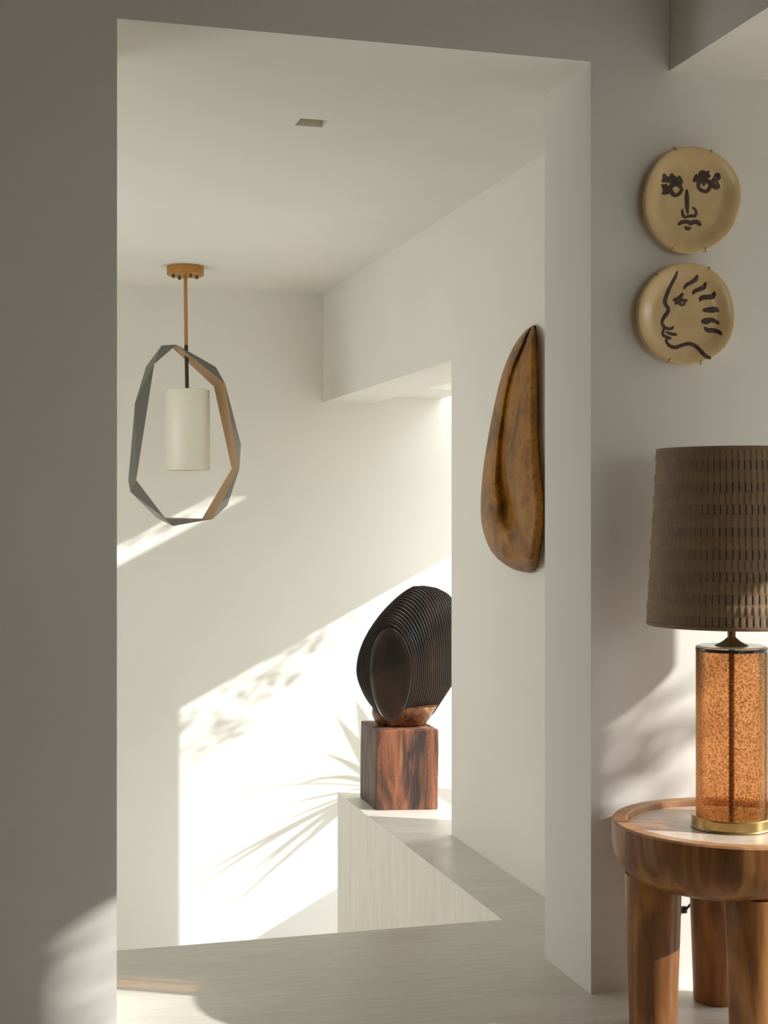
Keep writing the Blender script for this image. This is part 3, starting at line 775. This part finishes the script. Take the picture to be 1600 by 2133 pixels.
# shade
SZ0, SZ1, RB, RT = 0.421, 0.787, 0.1745, 0.1535
SUBC, SUBR = 6, 6
nc, nr = NCOL*SUBC, NROW*SUBR
bm = bmesh.new(); uvl = bm.loops.layers.uv.new('UVMap')
grid = []
for j in range(nr+1):
    v_ = j/nr; z = SZ0+0.006+(SZ1-SZ0-0.010)*v_; R_ = RB+(RT-RB)*v_
    row = []
    rowi = min(int(v_*NROW), NROW-1); fr = v_*NROW-rowi
    for i in range(nc):
        ph = (i % SUBC)/SUBC
        edge = math.sin(PI*min(max(fr, 0), 1))**0.6 if 0 < fr < 1 else 0
        if rowi % 2 == 0: off = 0.0011*(1-ph)*edge - (0.0016*edge if i % SUBC == 0 else 0)
        else: off = 0.0003 + 0.0021*edge*(1-ph)
        a = 2*PI*i/nc + 0.006*math.sin(rowi*2.1)
        row.append(bm.verts.new((LC.x+(R_+off)*math.cos(a), LC.y+(R_+off)*math.sin(a), LC.z+z)))
    grid.append(row)
for j in range(nr):
    for i in range(nc):
        f = bm.faces.new((grid[j][i], grid[j][(i+1) % nc], grid[j+1][(i+1) % nc], grid[j+1][i]))
        for lp, (di, dj) in zip(f.loops, ((0, 0), (1, 0), (1, 1), (0, 1))):
            lp[uvl].uv = ((i+di)/SUBC+0.0001, (j+dj)/nr*NROW)
sh = obj('lamp_shade', bm, M_shade, lamp, True)
bm = bmesh.new(); lathe(bm, [(RB-0.003, SZ0), (RB-0.0035, SZ0+0.01), (RT-0.0035, SZ1-0.01), (RT-0.003, SZ1)], LC, 96)
sl = obj('shade_lining', bm, M_white, sh, True); sl.matrix_parent_inverse = Matrix.Identity(4)
sl.parent = sh; sl['label'] = 'pale inner lining'
for z, R_ in ((SZ0, RB), (SZ1-0.006, RT)):
    bm = bmesh.new(); lathe(bm, [(R_-0.003, z), (R_+0.0005, z-0.0005), (R_+0.0018, z+0.001), (R_+0.0015, z+0.007), (R_-0.003, z+0.0065)], LC, 120, closed=True)
    tr = obj('shade_trim', bm, M_shade, sh, True, autosm=0.8); tr.matrix_parent_inverse = Matrix.Identity(4)
bm = bmesh.new()
for k in range(3):
    a = k*2*PI/3+0.4; tube(bm, [LC+Vector((0, 0, SZ1-0.04)), LC+Vector(((RT-0.004)*math.cos(a), (RT-0.004)*math.sin(a), SZ1-0.006))], 0.0015, 6)
tube(bm, [LC+Vector((0, 0, GT+0.12)), LC+Vector((0, 0, SZ1-0.035))], 0.004, 8)
obj('shade_carrier', bm, M_brownbrass, lamp, True)

# small plug on the wall behind the table legs
pp_ = on_y(1422.5, 1893, YF)
plug = thing('power_plug', 'tiny dark plug on the wall seen between the side table legs', 'plug', pp_)
bm = bmesh.new(); box(bm, pp_.x-0.006, pp_.x+0.006, YF-0.012, YF-0.0005, pp_.z-0.008, pp_.z+0.008)
obj('plug_body', bm, M_dark, plug, bevel=0.003)
bm = bmesh.new(); tube(bm, [pp_+Vector((0, -0.011, 0)), pp_+Vector((0.02, -0.025, 0.03)), pp_+Vector((0.04, -0.03, 0.12)), pp_+Vector((0.07, -0.02, 0.2))], 0.003, 8)
obj('cord', bm, M_dark, plug, True)

# ------------------------------------------------------------------ out of view: lamp shape added for its shadow, plants on the terrace
FC = Vector((2.36, 2.34, 0))
fl_ = thing('drum_shadow_caster', 'unseen drum lamp shape added to cast a shadow on the front wall', 'lamp', FC)
bm = bmesh.new(); lathe(bm, [(0, 0), (0.14, 0), (0.14, 0.015), (0.02, 0.025), (0, 0.025)], FC, 40); obj('base', bm, M_dark, fl_, True, autosm=0.6)
bm = bmesh.new(); lathe(bm, [(0, 0.02), (0.009, 0.02), (0.009, 1.5), (0, 1.5)], FC, 12); obj('pole', bm, M_dark, fl_, True, autosm=0.6)
bm = bmesh.new(); lathe(bm, [(0.17, 1.22), (0.168, 1.22), (0.168, 1.85), (0.17, 1.85)], FC, 64, closed=True); obj('lamp_shade', bm, M_white, fl_, True, autosm=0.6)
bm = bmesh.new()
for k in range(3):
    a = k*2*PI/3; tube(bm, [FC+Vector((0, 0, 1.49)), FC+Vector((0.168*math.cos(a), 0.168*math.sin(a), 1.49))], 0.003, 6)
obj('shade_carrier', bm, M_dark, fl_, True)

PC = Vector((2.46, 6.335, -0.43))
pl = thing('potted_yucca', 'spiky potted plant on the terrace whose leaves cast shadows on the back wall', 'plant', PC)
bm = bmesh.new(); lathe(bm, [(0, 0), (0.08, 0), (0.105, 0.2), (0.11, 0.22), (0.095, 0.22), (0.09, 0.19), (0, 0.19)], PC, 40); obj('pot', bm, M_pot, pl, True, autosm=0.6)
cr = Vector((2.32, 6.18, 0.10))
bm = bmesh.new(); tube(bm, [PC+Vector((0, 0, 0.18)), PC+Vector((-0.03, -0.03, 0.35)), cr], [0.03, 0.026, 0.022], 10); obj('stem', bm, M_pot, pl, True)
def blade(bm, base, tip, w, droop):
    d = tip-base; L = d.length; s = d.cross(Vector((0, 0, 1))).normalized(); prev = None
    nrm = s.cross(d).normalized()
    for k in range(11):
        u = k/10; p = base+d*u+Vector((0, 0, droop*math.sin(PI*u))); ww = w*(math.sin(PI*min(1, u*0.85+0.12)))**0.8*(1-u**3)+0.0008
        row = [bm.verts.new(p-s*ww+nrm*ww*0.5), bm.verts.new(p), bm.verts.new(p+s*ww+nrm*ww*0.5)]
        if prev:
            for j in range(2): bm.faces.new((prev[j], prev[j+1], row[j+1], row[j]))
        prev = row
rl = random.Random(3)
for px, py, dx, w in ((349, 1862, 0, 9), (341, 1896, .03, 8), (417, 1952, .0, 7), (514, 1838, .02, 10), (640, 1760, .0, 9), (546, 1729, .05, 6), (562, 1682, .0, 6), (603, 1642, .02, 10),
                      (663, 1563, .02, 9), (695, 1483, .05, 9), (740, 1455, .08, 9), (590, 1800, .06, 8), (400, 1672, .05, 4), (800, 1440, .1, 9), (880, 1500, .15, 9), (930, 1560, .2, 9), (450, 1880, .1, 6)):
    p = on_y(px, py, YB); s_ = (cr.x+dx-p.x)/(-SUN.x); tip = p-SUN*s_
    bm = bmesh.new(); blade(bm, cr, tip, w*0.0023, rl.uniform(0.0, 0.05))
    o = obj('leaf', bm, M_leaf, pl, True); sm = o.modifiers.new('solid', 'SOLIDIFY'); sm.thickness = 0.001

def foliage(name, label, pts, seed, size=(0.03, 0.06)):
    r = random.Random(seed); bm = bmesh.new()
    for c_, rad_, cnt in pts:
        for _ in range(cnt):
            p = Vector(c_)+Vector((r.gauss(0, 1)*rad_[0], r.gauss(0, 1)*rad_[1], r.gauss(0, 1)*rad_[2]))
            L = r.uniform(*size); d = Vector((r.gauss(0, 1), r.gauss(0, 1), r.gauss(-0.4, 0.7))).normalized()
            s = d.cross(Vector((r.random(), r.random(), r.random()))).normalized(); n_ = d.cross(s)
            q = [p, p+d*L*0.35+s*L*0.22, p+d*L, p+d*L*0.35-s*L*0.22, p+d*L*0.4+n_*L*0.06]
            v_ = [bm.verts.new(x) for x in q]
            for a, b_ in ((0, 1), (1, 2), (2, 3), (3, 0)): bm.faces.new((v_[a], v_[b_], v_[4]))
    o = obj(name, bm, M_leaf); tag(o, label, 'foliage'); o['kind'] = 'stuff'
    return o
# vine hanging below the added beam, and bushes outside the near windows
def back(px, py, Y, X):        # follow the sun from a spot on a wall Y=const back to the plane X=const
    p = on_y(px, py, Y); s = (X-p.x)/(-SUN.x); return p - SUN*s
vp = []
for px, py, n in ((490, 1394, 7), (534, 1418, 12), (562, 1400, 10), (619, 1338, 10), (643, 1342, 10), (680, 1342, 6), (611, 1406, 8), (538, 1447, 8), (474, 1503, 12), (482, 1520, 10), (455, 1525, 6),
                  (401, 1567, 7), (373, 1584, 6), (361, 1507, 10), (409, 1443, 5), (417, 1491, 7), (373, 1528, 9), (345, 1580, 8), (740, 1293, 3), (691, 1290, 3), (440, 1420, 4), (580, 1360, 5), (350, 1545, 8), (720, 1265, 4)):
    c_ = back(px, py, YB, 3.2); vp.append((c_, (0.034, 0.018, 0.014), int(n*1.5)))
for px, py, n in ((285, 1115, 10), (330, 1098, 10), (370, 1085, 10), (262, 1108, 6), (310, 1065, 14), (400, 1045, 20), (460, 1010, 30), (440, 1075, 5), (360, 1040, 20), (280, 1080, 16), (480, 1045, 12), (495, 1012, 50), (525, 1000, 50), (445, 1018, 30), (560, 985, 40)):  # leaves above the beam, partly dapple, partly added to block stray sun
    c_ = back(px, py, YB, 3.2); vp.append((c_, (0.035, 0.02, 0.013), n))
foliage('hanging_vine', 'green vine hanging from the added sun blocking beam', vp, 5, (0.025, 0.055))
vp = []
for px, py, n in ((-30, 1930, 90), (-35, 2000, 110), (-35, 2060, 110), (-30, 2120, 110), (25, 2010, 10), (20, 2080, 12), (1250, 1500, 30), (1256, 1560, 34), (1256, 1630, 34), (1245, 1700, 34), (1310, 1480, 4), (1340, 1560, 5), (1380, 1430, 4), (1400, 1600, 5), (1430, 1500, 4)):
    c_ = back(px, py, YF, 5.2); vp.append((c_, (0.06, 0.03, 0.035), n))
foliage('garden_bush', 'green bush outside the front room windows', vp, 9, (0.04, 0.09))
